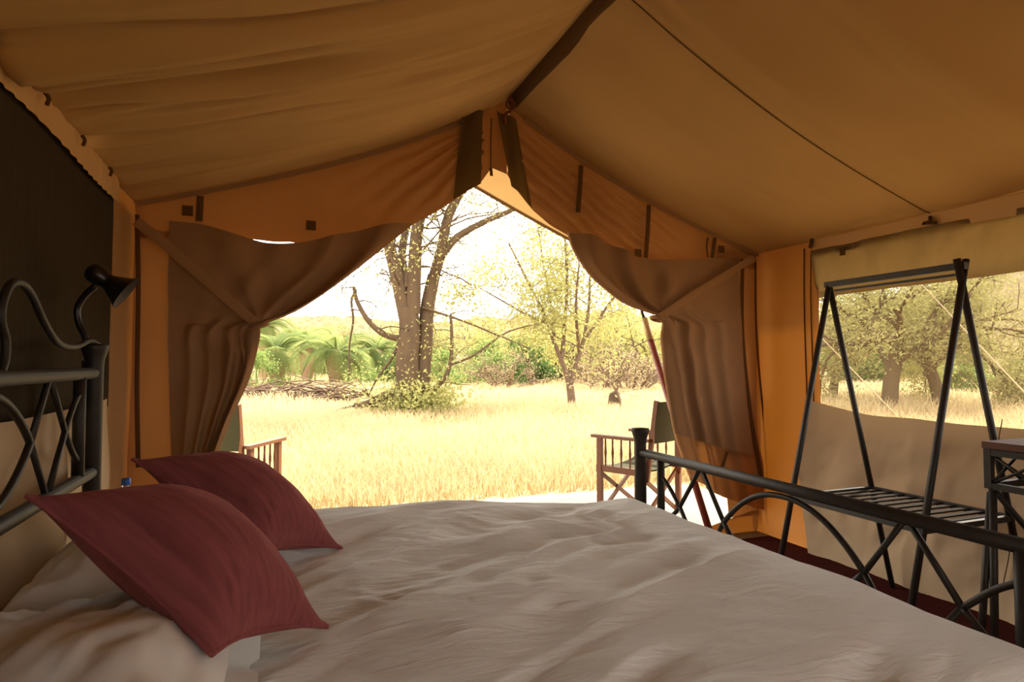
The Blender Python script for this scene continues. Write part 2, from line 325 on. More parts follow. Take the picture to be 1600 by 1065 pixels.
# left gable panel: from roof edge down to the hanging door curtain
lowL = px_y([(205, 372), (262, 372), (300, 376), (350, 372), (398, 374), (430, 378), (458, 378), (480, 388), (540, 385), (590, 372), (640, 354), (690, 326), (725, 302), (752, 284)], YF)
XsL = np.linspace(XL, lowL[-1][0], 90); lz = np.interp(XsL, lowL[:, 0], lowL[:, 2]); hzL = roof_edge(XsL)
V_ = np.linspace(0, 1, 40)[None, :]; Xg = np.repeat(XsL[:, None], 40, 1); Zg = hzL[:, None] + (lz - hzL)[:, None] * V_
ang = np.arctan2(Zg - 2.9, Xg - 1.4)
fold = 0.050 * np.sin(ang * 30 + 2 * fbm(Xg * 2, Zg * 2, 1)) * np.clip((Xg - 0.25) / 0.7, 0, 1) * np.sin(np.clip(V_, 0, 1) * np.pi) + 0.012 * fbm(Xg * 3, Zg * 4, 2) * np.sin(V_ * np.pi)
wf.grid(np.stack([Xg, YF - np.abs(fold) * 1.2, Zg], 2))
xe = on_y(300, 500, YF)[0]
Xg, Zg = np.meshgrid(np.linspace(XL - 0.06, xe, 24), np.linspace(0, np.interp(xe, lowL[:, 0], lowL[:, 2]) + 0.04, 50), indexing='ij')
wf.grid(np.stack([Xg, YF + 0.004 + 0.012 * fbm(Xg * 6, Zg * 1.2, 4), Zg], 2))
# middle peak panel
pk = px_y([(740, 140), (792, 140), (792, 272), (768, 262), (752, 284)], YF + 0.012)
wf.add(pk, [(0, 1, 2, 3, 4)])
# right gable panel
lowR = px_y([(792, 272), (808, 298), (832, 328), (860, 352), (888, 368), (935, 392), (1000, 420), (1060, 422), (1150, 420), (1182, 420)], YF)
XsR = np.linspace(lowR[0][0], XR, 90); lz = np.interp(XsR, lowR[:, 0], lowR[:, 2]); hzR = roof_edge(XsR)
Xg = np.repeat(XsR[:, None], 40, 1); Zg = hzR[:, None] + (lz - hzR)[:, None] * V_
q = (Xg - 1.45) * 0.55 + (Zg - 2.7) * 0.83
fold = 0.055 * np.sin(q * 44 + 2 * fbm(Xg * 2, Zg * 2, 3)) * np.clip((2.7 - Xg) / 0.6, 0, 1) * np.sin(V_ * np.pi) ** 0.5 + 0.014 * fbm(Xg * 3, Zg * 5, 5) * np.sin(V_ * np.pi)
wf.grid(np.stack([Xg, YF - np.abs(fold) * 1.2, Zg], 2), True)
xe = on_y(1120, 500, YF)[0]
Xg, Zg = np.meshgrid(np.linspace(xe, XR + 0.06, 30), np.linspace(0.13, np.interp(xe, lowR[:, 0], lowR[:, 2]) + 0.16, 60), indexing='ij')
wf.grid(np.stack([Xg + 0.12 * np.clip(1 - Zg / 1.0, 0, 1) * np.clip((XR - 0.02 - Xg) / (XR - xe), 0, 1), YF + 0.012 + 0.016 * fbm(Xg * 7, Zg * 0.9, 4), Zg], 2), True)
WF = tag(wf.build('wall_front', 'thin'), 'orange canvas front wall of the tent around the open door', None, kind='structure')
def ribbon(pts, w, name, mat, parent, Y, n=24, axis=None):
    p = catmull(px_y(pts, Y), n); t = np.gradient(p, axis=0); nrm = np.cross(t, np.array([0, 1.0, 0])); nrm /= np.linalg.norm(nrm, axis=1)[:, None]
    g = np.stack([p + nrm * w / 2, p + np.array([0, -0.004, 0]), p - nrm * w / 2], 1); bb = MB(); bb.grid(g); return bb.build(name, mat, parent)
def sheet(pts, name, mat, parent, Y):
    bb = MB(); a, b_, c, d = px_y(pts, Y); u = np.linspace(0, 1, 10)[:, None, None]; v = np.linspace(0, 1, 24)[None, :, None]
    P = (a * (1 - u) + b_ * u) * (1 - v) + (d * (1 - u) + c * u) * v; P[:, :, 1] += 0.012 * np.sin(u[:, :, 0] * 7 + v[:, :, 0] * 2); bb.grid(P); return bb.build(name, mat, parent)
sheet([(723, 172), (755, 172), (752, 286), (709, 311)], 'zip_band', 'zipband', WF, YF - 0.075)
sheet([(776, 172), (807, 186), (832, 324), (800, 290)], 'zip_band', 'zipband', WF, YF - 0.075)
ribbon([(767, 262), (768, 275)], 0.02, 'zip_pull', 'tape', WF, YF - 0.01, 6)
ribbon([(768, 185), (767, 225), (767, 262)], 0.008, 'zip_line', 'tape', WF, YF + 0.004, 10)
for p in ([(908, 258), (906, 295), (903, 332)], [(1014, 320), (1012, 360), (1009, 403)], [(1117, 371), (1115, 386), (1113, 403)], [(1106, 371), (1104, 385), (1106, 402)], [(313, 306), (312, 326), (311, 346)]):
    ribbon(p, 0.034 if p[0][0] != 1106 else 0.015, 'hanging_tape', 'tape', WF, YF - 0.075, 10)
for x, y in ((997, 395), (1127, 389), (293, 329), (486, 352)):
    c = on_y(x, y, YF - 0.07); b = MB(); b.box(c, (0.05, 0.006, 0.052)); b.build('fastener_patch', 'tape', WF, False)
ribbon([(214, 335), (216, 450), (214, 600), (216, 730)], 0.022, 'corner_zip', 'tape', WF, YF - 0.02)
ribbon([(1160, 405), (1160, 520), (1172, 640), (1190, 745)], 0.036, 'corner_zip', 'tape', WF, YF - 0.05)
ribbon([(1180, 410), (1182, 520), (1190, 620), (1203, 740)], 0.020, 'corner_zip', 'tape', WF, YF - 0.05)
# seam where the roof meets the front wall
for x0, x1 in ((XL + 0.02, XC - 0.14), (XC + 0.14, XR - 0.02)):
    xs = np.linspace(x0, x1, 50); z = roof_edge(xs); b = MB(); b.grid(np.stack([np.stack([xs, 0 * xs + YF - 0.05, z - 0.012], 1), np.stack([xs, 0 * xs + YF - 0.045, z - 0.035], 1)], 1)); b.build('gable_seam', 'taupe', WF)
# sill cloth along the door bottom
Xg, Zg = np.meshgrid(np.linspace(XL, XR, 80), np.linspace(0, 1, 10), indexing='ij')
b = MB(); b.grid(np.stack([Xg, YF + 0.03 + 0.02 * fbm(Xg * 5, Zg * 2, 2) - 0.03 * Zg, Zg * (0.06 + 0.10 * np.clip((Xg - 2.75) / 0.5, 0, 1)) + 0.004], 2)); b.build('door_sill', 'side', WF)

# ------------------------------------------------------------------ tied-back door curtains
def curtain(rows, tie, Y0, name, label, mat, nu=110, nv=150, mirror=1):
    P = loft([[tuple(q) for q in r] for r in rows], nu, nv)     # (nv, nu, 2) outline on the door plane
    U = np.linspace(0, 1, nu)[None, :] * np.ones((nv, 1)); W = np.zeros((nv, nu, 3))
    for i in range(nv):
        for j in range(nu): W[i, j] = on_y(P[i, j, 0], P[i, j, 1], Y0)
    T0 = on_y(tie[0], tie[1], Y0); dx = W[:, :, 0] - T0[0]; dz = W[:, :, 2] - T0[2]; r = np.hypot(dx, dz); th = np.arctan2(dz, dx * mirror)
    G = lambda c, w: np.exp(-((U - c) / w) ** 2)
    wob = 0.05 * fbm(r * 2.5, U * 1.5, 2, 2); lead = np.clip((U - 0.45) / 0.55, 0, 1)
    k = np.clip(r / 0.22, 0.15, 1); low = (dz < 0)
    d = k * (0.075 * G(0.90 + wob, 0.075) + np.where(low, 0.050, 0.055) * G(0.68 + wob, 0.055) + 0.030 * G(0.47 + 2 * wob, 0.06) + np.where(low, 0.03, 0.012) * G(0.26 + 2 * wob, 0.07))
    d += 0.016 * np.sin(th * 8 + 1.5 * fbm(dx * 3, dz * 3, 3)) * np.exp(-((r - 0.25) / 0.25) ** 2) * (1 - lead)
    d += 0.030 * fbm(dx * 2.0, dz * 2.0, 5, 3) * np.clip(U * 6, 0, 1) + 0.008 * np.abs(fbm(dx * 6 + dz * 3, dz * 5, 6, 2))
    d += 0.05 * np.exp(-(r / 0.09) ** 2)
    W[:, :, 1] -= np.maximum(d, -0.02) + 0.01
    edge = W[:, -1:, :]; inw = W[:, -4:-3, :] - edge; inw /= np.linalg.norm(inw, axis=2)[:, :, None] + 1e-9
    roll = np.concatenate([edge + np.array([0, 0.012, 0]) - inw * 0.006, edge + np.array([0, 0.028, 0]) - inw * 0.002, edge + np.array([0, 0.036, 0]) + inw * 0.03, edge + np.array([0, 0.03, 0]) + inw * 0.10], 1)
    bb = MB(); bb.grid(np.concatenate([W, roll], 1), mirror < 0); return bb.build('cloth', mat)
rowsL = [[(265, 345), (320, 352), (380, 371), (430, 382), (480, 378), (540, 366), (600, 354), (645, 350)],
         [(264, 398), (330, 404), (400, 414), (470, 420), (530, 412), (575, 398), (606, 382)],
         [(263, 445), (330, 450), (400, 458), (460, 462), (505, 457), (535, 438)],
         [(263, 488), (320, 492), (380, 496), (425, 498), (470, 482)],
         [(263, 515), (310, 515), (360, 510), (395, 506), (420, 504)],
         [(263, 535), (310, 533), (360, 523), (390, 514), (407, 510)],
         [(264, 570), (310, 568), (355, 558), (385, 545), (404, 535)],
         [(265, 620), (305, 620), (345, 612), (370, 603), (390, 590)],
         [(267, 680), (295, 680), (322, 678), (342, 672), (358, 662)],
         [(270, 770), (285, 770), (300, 768), (312, 764), (322, 758)]]
cl = empty('door_curtain', on_y(270, 800, YF)); tag(cl, 'brown canvas door curtain tied back on the left of the doorway', 'curtain', 'tied-back door curtains')
under(cl, curtain(rowsL, (404, 509), 3.49, 'l', '', 'taupe'))
rowsR = [[(1152, 402), (1100, 405), (1050, 407), (1000, 404), (960, 388), (925, 372), (888, 364)],
         [(1153, 430), (1100, 435), (1050, 438), (1000, 436), (955, 424), (922, 412), (900, 398)],
         [(1155, 460), (1100, 466), (1050, 470), (1005, 468), (965, 455), (930, 437)],
         [(1156, 485), (1110, 490), (1065, 492), (1025, 488), (975, 473)],
         [(1157, 505), (1110, 505), (1070, 502), (1045, 498), (1012, 489)],
         [(1158, 522), (1110, 520), (1075, 513), (1050, 506), (1026, 499)],
         [(1160, 560), (1118, 560), (1080, 552), (1052, 543), (1031, 530)],
         [(1165, 620), (1125, 618), (1088, 612), (1060, 606), (1039, 600)],
         [(1171, 672), (1132, 666), (1095, 660), (1068, 655), (1048, 650)],
         [(1177, 714), (1138, 703), (1100, 692), (1074, 684), (1054, 676)]]
cr = empty('door_curtain', on_y(1130, 800, YF)); tag(cr, 'brown canvas door curtain tied back on the right by the orange wall', 'curtain', 'tied-back door curtains')
under(cr, curtain(rowsR, (1028, 500), 3.49, 'r', '', 'taupe', mirror=-1))
rows2 = [[(1178, 620), (1130, 622), (1080, 618), (1042, 606)], [(1184, 690), (1140, 690), (1090, 682), (1055, 676)], [(1194, 735), (1150, 728), (1100, 716), (1064, 706)],
         [(1200, 772), (1155, 762), (1106, 746), (1071, 728)], [(1206, 800), (1160, 786), (1110, 768), (1078, 745)]]
o = curtain(rows2, (1028, 400), 3.53, 'r2', '', 'thin', 70, 60, -1); o.name = 'lower_cloth'; under(cr, o)
def strap(pts, Y, root, w=0.05):
    return under(root, ribbon(pts, w, 'tieback_strap', 'strap', None, Y, 30))
st_l = strap([(213, 345), (270, 392), (335, 449), (385, 492), (404, 508)], 3.41, cl)
st_r = strap([(1178, 402), (1130, 432), (1080, 462), (1045, 486), (1026, 497)], 3.41, cr)
for root, (x, y) in ((st_l, (405, 509)), (st_r, (1027, 498))):
    c = on_y(x, y, 3.44); b = MB(); a = np.linspace(0, 2 * np.pi, 20); b.tube(np.stack([c[0] + 0.035 * np.cos(a), c[1] + 0.045 * np.sin(a), c[2] + 0.012 * np.cos(a) * (1 if root is st_l else -1)], 1), 0.013, 8, False); b.build('tie_loop', 'strap', root)
o = ribbon([(1136, 705), (1130, 725), (1124, 742)], 0.03, 'hanging_tape', 'tape', None, 3.44, 8); under(cr, o)

# ------------------------------------------------------------------ bed
BX0, BX1, BY0, BY1, BYC = -0.56, 1.53, 0.70, 2.36, 1.53
bed = empty('bed', (0.5, BYC, 0)); tag(bed, 'wide dark iron bed with arched scrollwork headboard and footboard', 'bed')
def bpart(mb, name): return under(bed, mb.build(name, 'iron'))
def iron_end(X, ztop, zlow, posttop, lowrail=True):
    for y in (BY0, BY1):
        bpart(MB().lathe((X, y, 0), (0, 0, 1), [(0, 0.0), (0, 0.026), (posttop - 0.075, 0.026), (posttop - 0.05, 0.028), (posttop - 0.02, 0.037), (posttop - 0.006, 0.041), (posttop, 0.039), (posttop + 0.003, 0.0)], 20), 'post')
    zs = [ztop] + ([zlow] if lowrail else [])
    for z in zs: bpart(MB().tube([(X, BY0, z), (X, BYC, z), (X, BY1, z)], 0.019, 12), 'rail')
    zm = (ztop + zlow) / 2
    for s in (-1, 1):
        ye = BYC + s * 0.675; bpart(MB().tube([(X, ye, zlow - 0.0), (X, ye, ztop)], 0.017, 10), 'stile')
        n1, ap, n2 = BYC + s * 0.545, BYC + s * 0.41, BYC + s * 0.285
        for u in (1, -1):
            ze = ztop if u > 0 else zlow
            bpart(MB().tube([(X, n1, zm), (X, ap, ze)], 0.0085, 8), 'lattice_bar'); bpart(MB().tube([(X, ap, ze), (X, n2, zm)], 0.0085, 8), 'lattice_bar')
            bpart(MB().tube(catmull([(X, n1, zm), (X, n1 + s * 0.07, zm + u * 0.065), (X, ye, zm + u * 0.105)], 12), 0.0085, 8), 'curved_bar')
    for u in (1, -1):
        a = np.linspace(-1, 1, 30); bpart(MB().tube(np.stack([0 * a + X, BYC + 0.285 * a, zm + u * (abs(ztop - zm) - 0.03) * (1 - np.abs(a) ** 2.2)], 1), 0.0095, 8), 'arch_bar')
iron_end(BX1, 0.848, 0.486, 0.955); iron_end(BX0, 1.216, 0.894, 1.31)
# wavy crest above the headboard
for s in (1, -1):
    pts = [(155, 540), (140, 532), (118, 541), (92, 536), (70, 505), (52, 465), (36, 443), (18, 443), (5, 470), (2, 500), (9, 530), (8, 560), (1, 585)]
    c = np.array([on_x(x, y, BX0) for x, y in pts]); c[:, 1] = BYC + s * (c[:, 1] - BYC); bpart(MB().tube(catmull(c, 70), 0.0095, 8), 'crest_scroll')
for y in (BY0, BY1): bpart(MB().bar((BX0, y, 0.33), (BX1, y, 0.33), 0.03, 0.06), 'side_rail')
# duvet
def edge_map(s, flat, r=0.055, down=0.27):
    d = np.maximum(s - flat, 0); a = np.minimum(d / r, np.pi / 2)
    return np.minimum(s, flat) + r * np.sin(a), r * (1 - np.cos(a)) + np.maximum(d - r * np.pi / 2, 0)
nS, nT = 520, 460
s = np.linspace(-0.50, 1.41 + 0.35, nS); t = np.linspace(-0.755 - 0.35 + 0.0, 0.755 + 0.35, nT)
xs, dxs = edge_map(s, 1.41); ta, dta = edge_map(np.abs(t), 0.735); ts = np.sign(t) * ta
Sg, Tg = np.meshgrid(s, t, indexing='ij'); Xd = xs[:, None] + 0 * Tg; Yd = BYC + ts[None, :] + 0 * Sg
drop = np.maximum(dxs[:, None], dta[None, :])
hump = 0.045 * np.clip((Sg + 0.2) / 0.4, 0, 1) * np.clip((1.45 - Sg) / 0.8, 0, 1) * np.clip((0.8 - np.abs(Tg)) / 0.5, 0, 1)
def wr(x, y):
    ca, sa = math.cos(0.42), math.sin(0.42); u = x * ca + y * sa; v = -x * sa + y * ca
    w = 0.15 * fbm(u * 2, v * 2, 1, 3)
    h = 0.054 * fbm(u * 1.1 + w, v * 4.4 + w * 4, 2, 3)
    h -= 0.036 * np.abs(fbm(u * 1.4 + 3, v * 8 + 3 * w + 7, 3, 2)) 
    ca, sa = math.cos(-0.5), math.sin(-0.5); u = x * ca + y * sa; v = -x * sa + y * ca
    h += 0.014 * fbm(u * 1.8 + 9, v * 8 + w * 6, 5, 3)
    h -= 0.004 * np.abs(fbm(x * 9 + w * 9, y * 16, 6, 3))
    return h
Zd = 0.672 + hump + wr(Xd - 0.3 * drop, Yd) * np.clip(1 - drop * 2, 0.3, 1) * np.clip((1.50 - Xd) / 0.35, 0.12, 1) * np.clip((2.36 - Yd) / 0.30, 0.2, 1) - drop
def dent(cx, cy, rx, ry, d): return -d * np.exp(-((Xd - cx) / rx) ** 2 - ((Yd - cy) / ry) ** 2)
Zd = Zd + dent(0.12, 1.32, 0.12, 0.15, 0.02) + dent(0.20, 1.92, 0.12, 0.15, 0.02)
Zd = Zd + 0.055 * np.clip((Yd - 1.7) / 0.5, 0, 1) * np.clip((1.2 - Xd) / 0.6, 0, 1) * (drop < 0.2)
def sheetmat():
    m, nt, out = new_mat('duvet_cotton'); p = nt.nodes.new('ShaderNodeBsdfPrincipled'); nt.links.new(p.outputs[0], out.inputs[0])
    p.inputs['Roughness'].default_value = 0.85; p.inputs['Specular IOR Level'].default_value = 0.12
    c, f = vary(nt, lin((222, 224, 219)), 4, 0.03); nt.links.new(c, p.inputs['Base Color'])
    tc = nt.nodes.new('ShaderNodeTexCoord'); mp = nt.nodes.new('ShaderNodeMapping'); mp.inputs['Rotation'].default_value = (0, 0, 0.5); mp.inputs['Scale'].default_value = (1.2, 6, 1)
    nz = nt.nodes.new('ShaderNodeTexNoise'); nz.inputs['Scale'].default_value = 6; nz.inputs['Detail'].default_value = 6; nz.inputs['Distortion'].default_value = 1.2
    nt.links.new(tc.outputs['Object'], mp.inputs[0]); nt.links.new(mp.outputs[0], nz.inputs['Vector'])
    add_bump(nt, p, nz.outputs['Fac'], 0.55, 0.012); return m
M['duvet'] = sheetmat()
b = MB(); b.grid(np.stack([Xd, Yd, Zd], 2)); dv = tag(b.build('duvet', 'duvet'), 'rumpled beige cotton duvet spread over the iron bed', 'duvet')
# pillows and cushions
def pillow_mesh(n=60, pinch=0.10, power=0.5, seed=0, wrinkle=0.0, low=0.6):
    u = np.sin(np.linspace(-1, 1, n) * np.pi / 2); U, V = np.meshgrid(u, u, indexing='ij')
    px = U * (1 - pinch * (1 - V ** 2) * np.abs(U) ** 1.5); py = V * (1 - pinch * (1 - U ** 2) * np.abs(V) ** 1.5)
    h = (np.clip((1 - U ** 2) * (1 - V ** 2), 0, 1)) ** power
    ww = wrinkle * (fbm(U * 2.2, V * 2.2, seed, 4)) * np.clip(h * 3, 0, 1)
    return px, py, h, ww
def pillow(name, label, cat, O, e1, e2, nrm, T, mat, pinch=0.10, power=0.45, seed=0, wrinkle=0.0, low=0.6, n=60, group=None):
    px, py, h, ww = pillow_mesh(n, pinch, power, seed, wrinkle, low); O, e1, e2, nrm = (np.array(q, float) for q in (O, e1, e2, nrm))
    bb = MB()
    for sgn, k in ((1, 1.0), (-1, low)):
        P = px[:, :, None] * e1 + py[:, :, None] * e2 + (sgn * (h * T * k + ww * (sgn > 0)))[:, :, None] * nrm; bb.grid(P, sgn < 0)
    o = bb.build(name, mat); o.location = O; tag(o, label, cat, group); return o
for yc, lab, sd in ((1.10, 'plump beige sleeping pillow under the nearer maroon cushion', 1), (1.93, 'beige sleeping pillow behind the farther maroon cushion', 4)):
    o = pillow('pillow', lab, 'pillow', (-0.30, yc, 0.715), (0.235, 0, 0), (0, 0.36, 0), (0.06, 0, 1), 0.115, 'pcase', 0.05, 0.34, sd, 0.05, 0.7, 70, 'sleeping pillows')
    a = np.linspace(-0.33, 0.33, 30); g = np.stack([np.stack([0 * a + 0.222, a, -0.012 + 0.006 * np.sin(a * 30)], 1), np.stack([0 * a + 0.275, a * 1.03, -0.035 + 0.008 * np.sin(a * 24)], 1)], 1); bb = MB(); bb.grid(g); bb.build('flange', 'pcase', o)
def cushion(A, B, C, label):
    A, B, C = (np.array(q) for q in (A, B, C)); O = (A + C) / 2; D = A + C - B
    e1 = (B - A) / 2; e2 = (D - A) / 2; n = np.cross(e1, e2); n /= np.linalg.norm(n); n = n if n[2] > 0 else -n
    ex = e1 / np.linalg.norm(e1); ey = np.cross(n, ex); loc = lambda q: np.array([q @ ex, q @ ey, 0.0]); l1, l2 = loc(e1), loc(e2)
    o = pillow('cushion', label, 'cushion', O, l1, l2, (0, 0, 1), 0.132, 'cushion', 0.13, 0.60, 3, 0.012, 0.55, 70, 'maroon cushions')
    o.matrix_world = Matrix.Translation(Vector(O)) @ Matrix((tuple(ex), tuple(ey), tuple(n))).transposed().to_4x4()
    k = 40; u = np.sin(np.linspace(-1, 1, k) * np.pi / 2); bb = MB()
    for sx, sy in ((1, 0), (-1, 0), (0, 1), (0, -1)):
        q = np.array([(sx * (1 - 0.13 * (1 - v ** 2)) if sx else v) * l1 + (sy * (1 - 0.13 * (1 - v ** 2)) if sy else v) * l2 for v in u]); bb.tube(q, 0.0045, 6)
    bb.build('seam_piping', 'cushion', o); return o
cushion((-0.42, 1.35, 1.01), (-0.09, 1.08, 0.79), (0.105, 1.34, 0.70), 'maroon woven cushion nearest the camera on the bed')
cushion((-0.37, 1.95, 0.985), (-0.03, 1.69, 0.765), (0.19, 1.92, 0.69), 'maroon woven cushion farther back near the doorway')

# ------------------------------------------------------------------ clip lamp on the headboard
lamp = empty('clip_lamp', (BX0, 2.27, 1.235)); tag(lamp, 'black clip-on reading lamp bent over the headboard post', 'lamp')
def lp(x, y, d=2.02): return at(x, y, d)
P0, P1 = lp(152, 429), lp(196, 457, 2.05); ax = (P1 - P0) / np.linalg.norm(P1 - P0)
L = np.linalg.norm(P1 - P0)
shade = under(lamp, MB().lathe(P0 - ax * 0.035, ax, [(0, 0.0), (0.003, 0.016), (0.012, 0.029), (0.03, 0.034), (0.050, 0.032), (0.064, 0.026), (0.076, 0.027), (L + 0.02, 0.050), (L + 0.035, 0.061), (L + 0.037, 0.062)], 28).build('lamp_shade', 'black'))
MB().lathe(P0 - ax * 0.035, ax, [(L + 0.036, 0.060), (L + 0.02, 0.048), (0.078, 0.025), (0.07, 0.0)], 28).build('reflector', 'lampin', shade)
MB().lathe(P0, ax, [(0.03, 0.012), (0.04, 0.018), (0.05, 0.018), (0.058, 0.012), (0.062, 0.0)], 16).build('bulb', 'sheet', shade)
neck = [lp(148, 447), lp(132, 462), lp(121, 482), lp(123, 505), lp(133, 526), lp(137, 548), lp(138, 566)]
under(lamp, MB().tube(catmull(neck, 40), 0.0105, 10).build('gooseneck', 'black'))
under(lamp, MB().box(lp(138, 575), (0.03, 0.035, 0.05)).tube([lp(130, 571), lp(148, 571)], 0.006, 8).build('clamp', 'black', smooth=False))
under(lamp, MB().tube(catmull([lp(140, 566), lp(146, 600), lp(147, 660), lp(146, 730), lp(145, 790)], 30), 0.0028, 6).build('cord', 'lampin'))
under(lamp, MB().box(lp(129, 704, 2.06), (0.022, 0.022, 0.06)).build('inline_switch', 'black', smooth=False))
# bedside table with bottle
tb = empty('bedside_table', (-0.42, 2.78, 0)); tag(tb, 'small wooden bedside table behind the headboard post holding the bottle', 'table')
under(tb, MB().box((-0.42, 2.78, 0.585), (0.42, 0.36, 0.03)).build('top', 'tablewood', smooth=False))
for sx in (-1, 1):
    for sy in (-1, 1): under(tb, MB().box((-0.42 + sx * 0.18, 2.78 + sy * 0.15, 0.288), (0.035, 0.035, 0.565)).build('leg', 'tablewood', smooth=False))
bt = empty('water_bottle', (-0.53, 2.70, 0.60)); tag(bt, 'clear plastic water bottle with blue cap beside the pillow', 'bottle')
under(bt, MB().lathe((-0.53, 2.70, 0.601), (0, 0, 1), [(0, 0.0), (0, 0.03), (0.01, 0.033), (0.12, 0.033), (0.15, 0.028), (0.175, 0.014), (0.19, 0.013)], 20).build('body', 'plastic'))
under(bt, MB().lathe((-0.53, 2.70, 0.787), (0, 0, 1), [(0, 0.0), (0, 0.016), (0.024, 0.016), (0.026, 0.0)], 20).build('cap', 'blue'))

# ------------------------------------------------------------------ luggage rack
rk = empty('luggage_rack', (2.77, 2.09, 0)); tag(rk, 'tall dark metal a-frame luggage rack with slatted shelf by the window', 'rack')
ZT = 1.67; xh = lambda z, s: 2.77 + s * 0.43 * (1 - z / ZT)
for y in (1.75, 2.43):
    for s_ in (-1, 1): under(rk, MB().tube([(xh(0.0, s_), y, 0.006), (xh(ZT, s_) - s_ * (0.03 if y < 2 else 0.0), y, ZT + (0.03 if y < 2 else 0))], 0.0145, 10).build('leg', 'iron'))
under(rk, MB().bar((2.77, 1.73, ZT), (2.77, 2.45, ZT), 0.03, 0.03).build('top_bar', 'iron', smooth=False))
under(rk, MB().bar((2.775, 1.78, ZT - 0.035), (2.775, 2.40, ZT - 0.035), 0.012, 0.012).build('hanging_rod', 'iron', smooth=False))
zs = 0.56; xa, xb = xh(zs, -1), xh(zs, 1)
for x in (xa, xb): under(rk, MB().bar((x, 1.74, zs), (x, 2.44, zs), 0.022, 0.025).build('shelf_rail', 'iron', smooth=False))
for y in (1.75, 2.43): under(rk, MB().bar((xa, y, zs), (xb, y, zs), 0.022, 0.025).build('shelf_rail', 'iron', smooth=False))
for y in np.linspace(1.80, 2.38, 10): under(rk, MB().bar((xa, y, zs + 0.004), (xb, y, zs + 0.004), 0.028, 0.008).build('slat', 'slat', smooth=False))

# ------------------------------------------------------------------ folding table at the right edge
ft = empty('side_table', (2.8, 1.1, 0)); tag(ft, 'tall folding table with wooden top and lattice metal apron', 'table')
tx0, tx1, ty0, ty1, tz = 2.50, 3.05, 0.62, 1.50, 0.955
under(ft, MB().box(((tx0 + tx1) / 2, (ty0 + ty1) / 2, tz - 0.0125), (tx1 - tx0 + 0.03, ty1 - ty0 + 0.03, 0.025)).build('tabletop', 'tablewood', smooth=False))
for x in (tx0, tx1):
    for z in (tz - 0.04, tz - 0.165): under(ft, MB().bar((x, ty0, z), (x, ty1, z), 0.022, 0.024).build('apron_rail', 'iron', smooth=False))
    for k in range(5):
        ya, yb = ty0 + 0.02 + k * 0.17, ty0 + 0.19 + k * 0.17
        for za, zb in ((tz - 0.05, tz - 0.155), (tz - 0.155, tz - 0.05)): under(ft, MB().tube([(x, ya, za), (x, yb, zb)], 0.006, 6).build('lattice_bar', 'iron'))
    for y in (ty0, ty1): under(ft, MB().bar((x, y, tz - 0.175), (x, y, tz - 0.025), 0.024, 0.024, (1, 0, 0)).build('corner_upright', 'iron', smooth=False))
for y in (ty0, ty1):
    for z in (tz - 0.04, tz - 0.165): under(ft, MB().bar((tx0, y, z), (tx1, y, z), 0.022, 0.024).build('apron_rail', 'iron', smooth=False))
    for k in range(3):
        xa_, xb_ = tx0 + 0.02 + k * 0.17, tx0 + 0.19 + k * 0.17
        for za, zb in ((tz - 0.05, tz - 0.155), (tz - 0.155, tz - 0.05)): under(ft, MB().tube([(xa_, y, za), (xb_, y, zb)], 0.006, 6).build('lattice_bar', 'iron'))
    sg = 1 if y > 1 else -1
    for x in (tx0, tx1):
        under(ft, MB().tube([(x, y, 0.008), (x, y - sg * 0.01, tz - 0.17)], 0.0135, 10).build('leg', 'iron'))
    under(ft, MB().tube([(tx0 - 0.02, y + sg * 0.05, 0.008), (tx0 + 0.005, y, tz - 0.19)], 0.0125, 10).build('folding_leg', 'iron'))
    under(ft, MB().tube([(tx0 + 0.02, y, tz - 0.18), (tx1 - 0.15, y, 0.45), (tx1, y, 0.30)], 0.011, 8).build('brace', 'iron'))

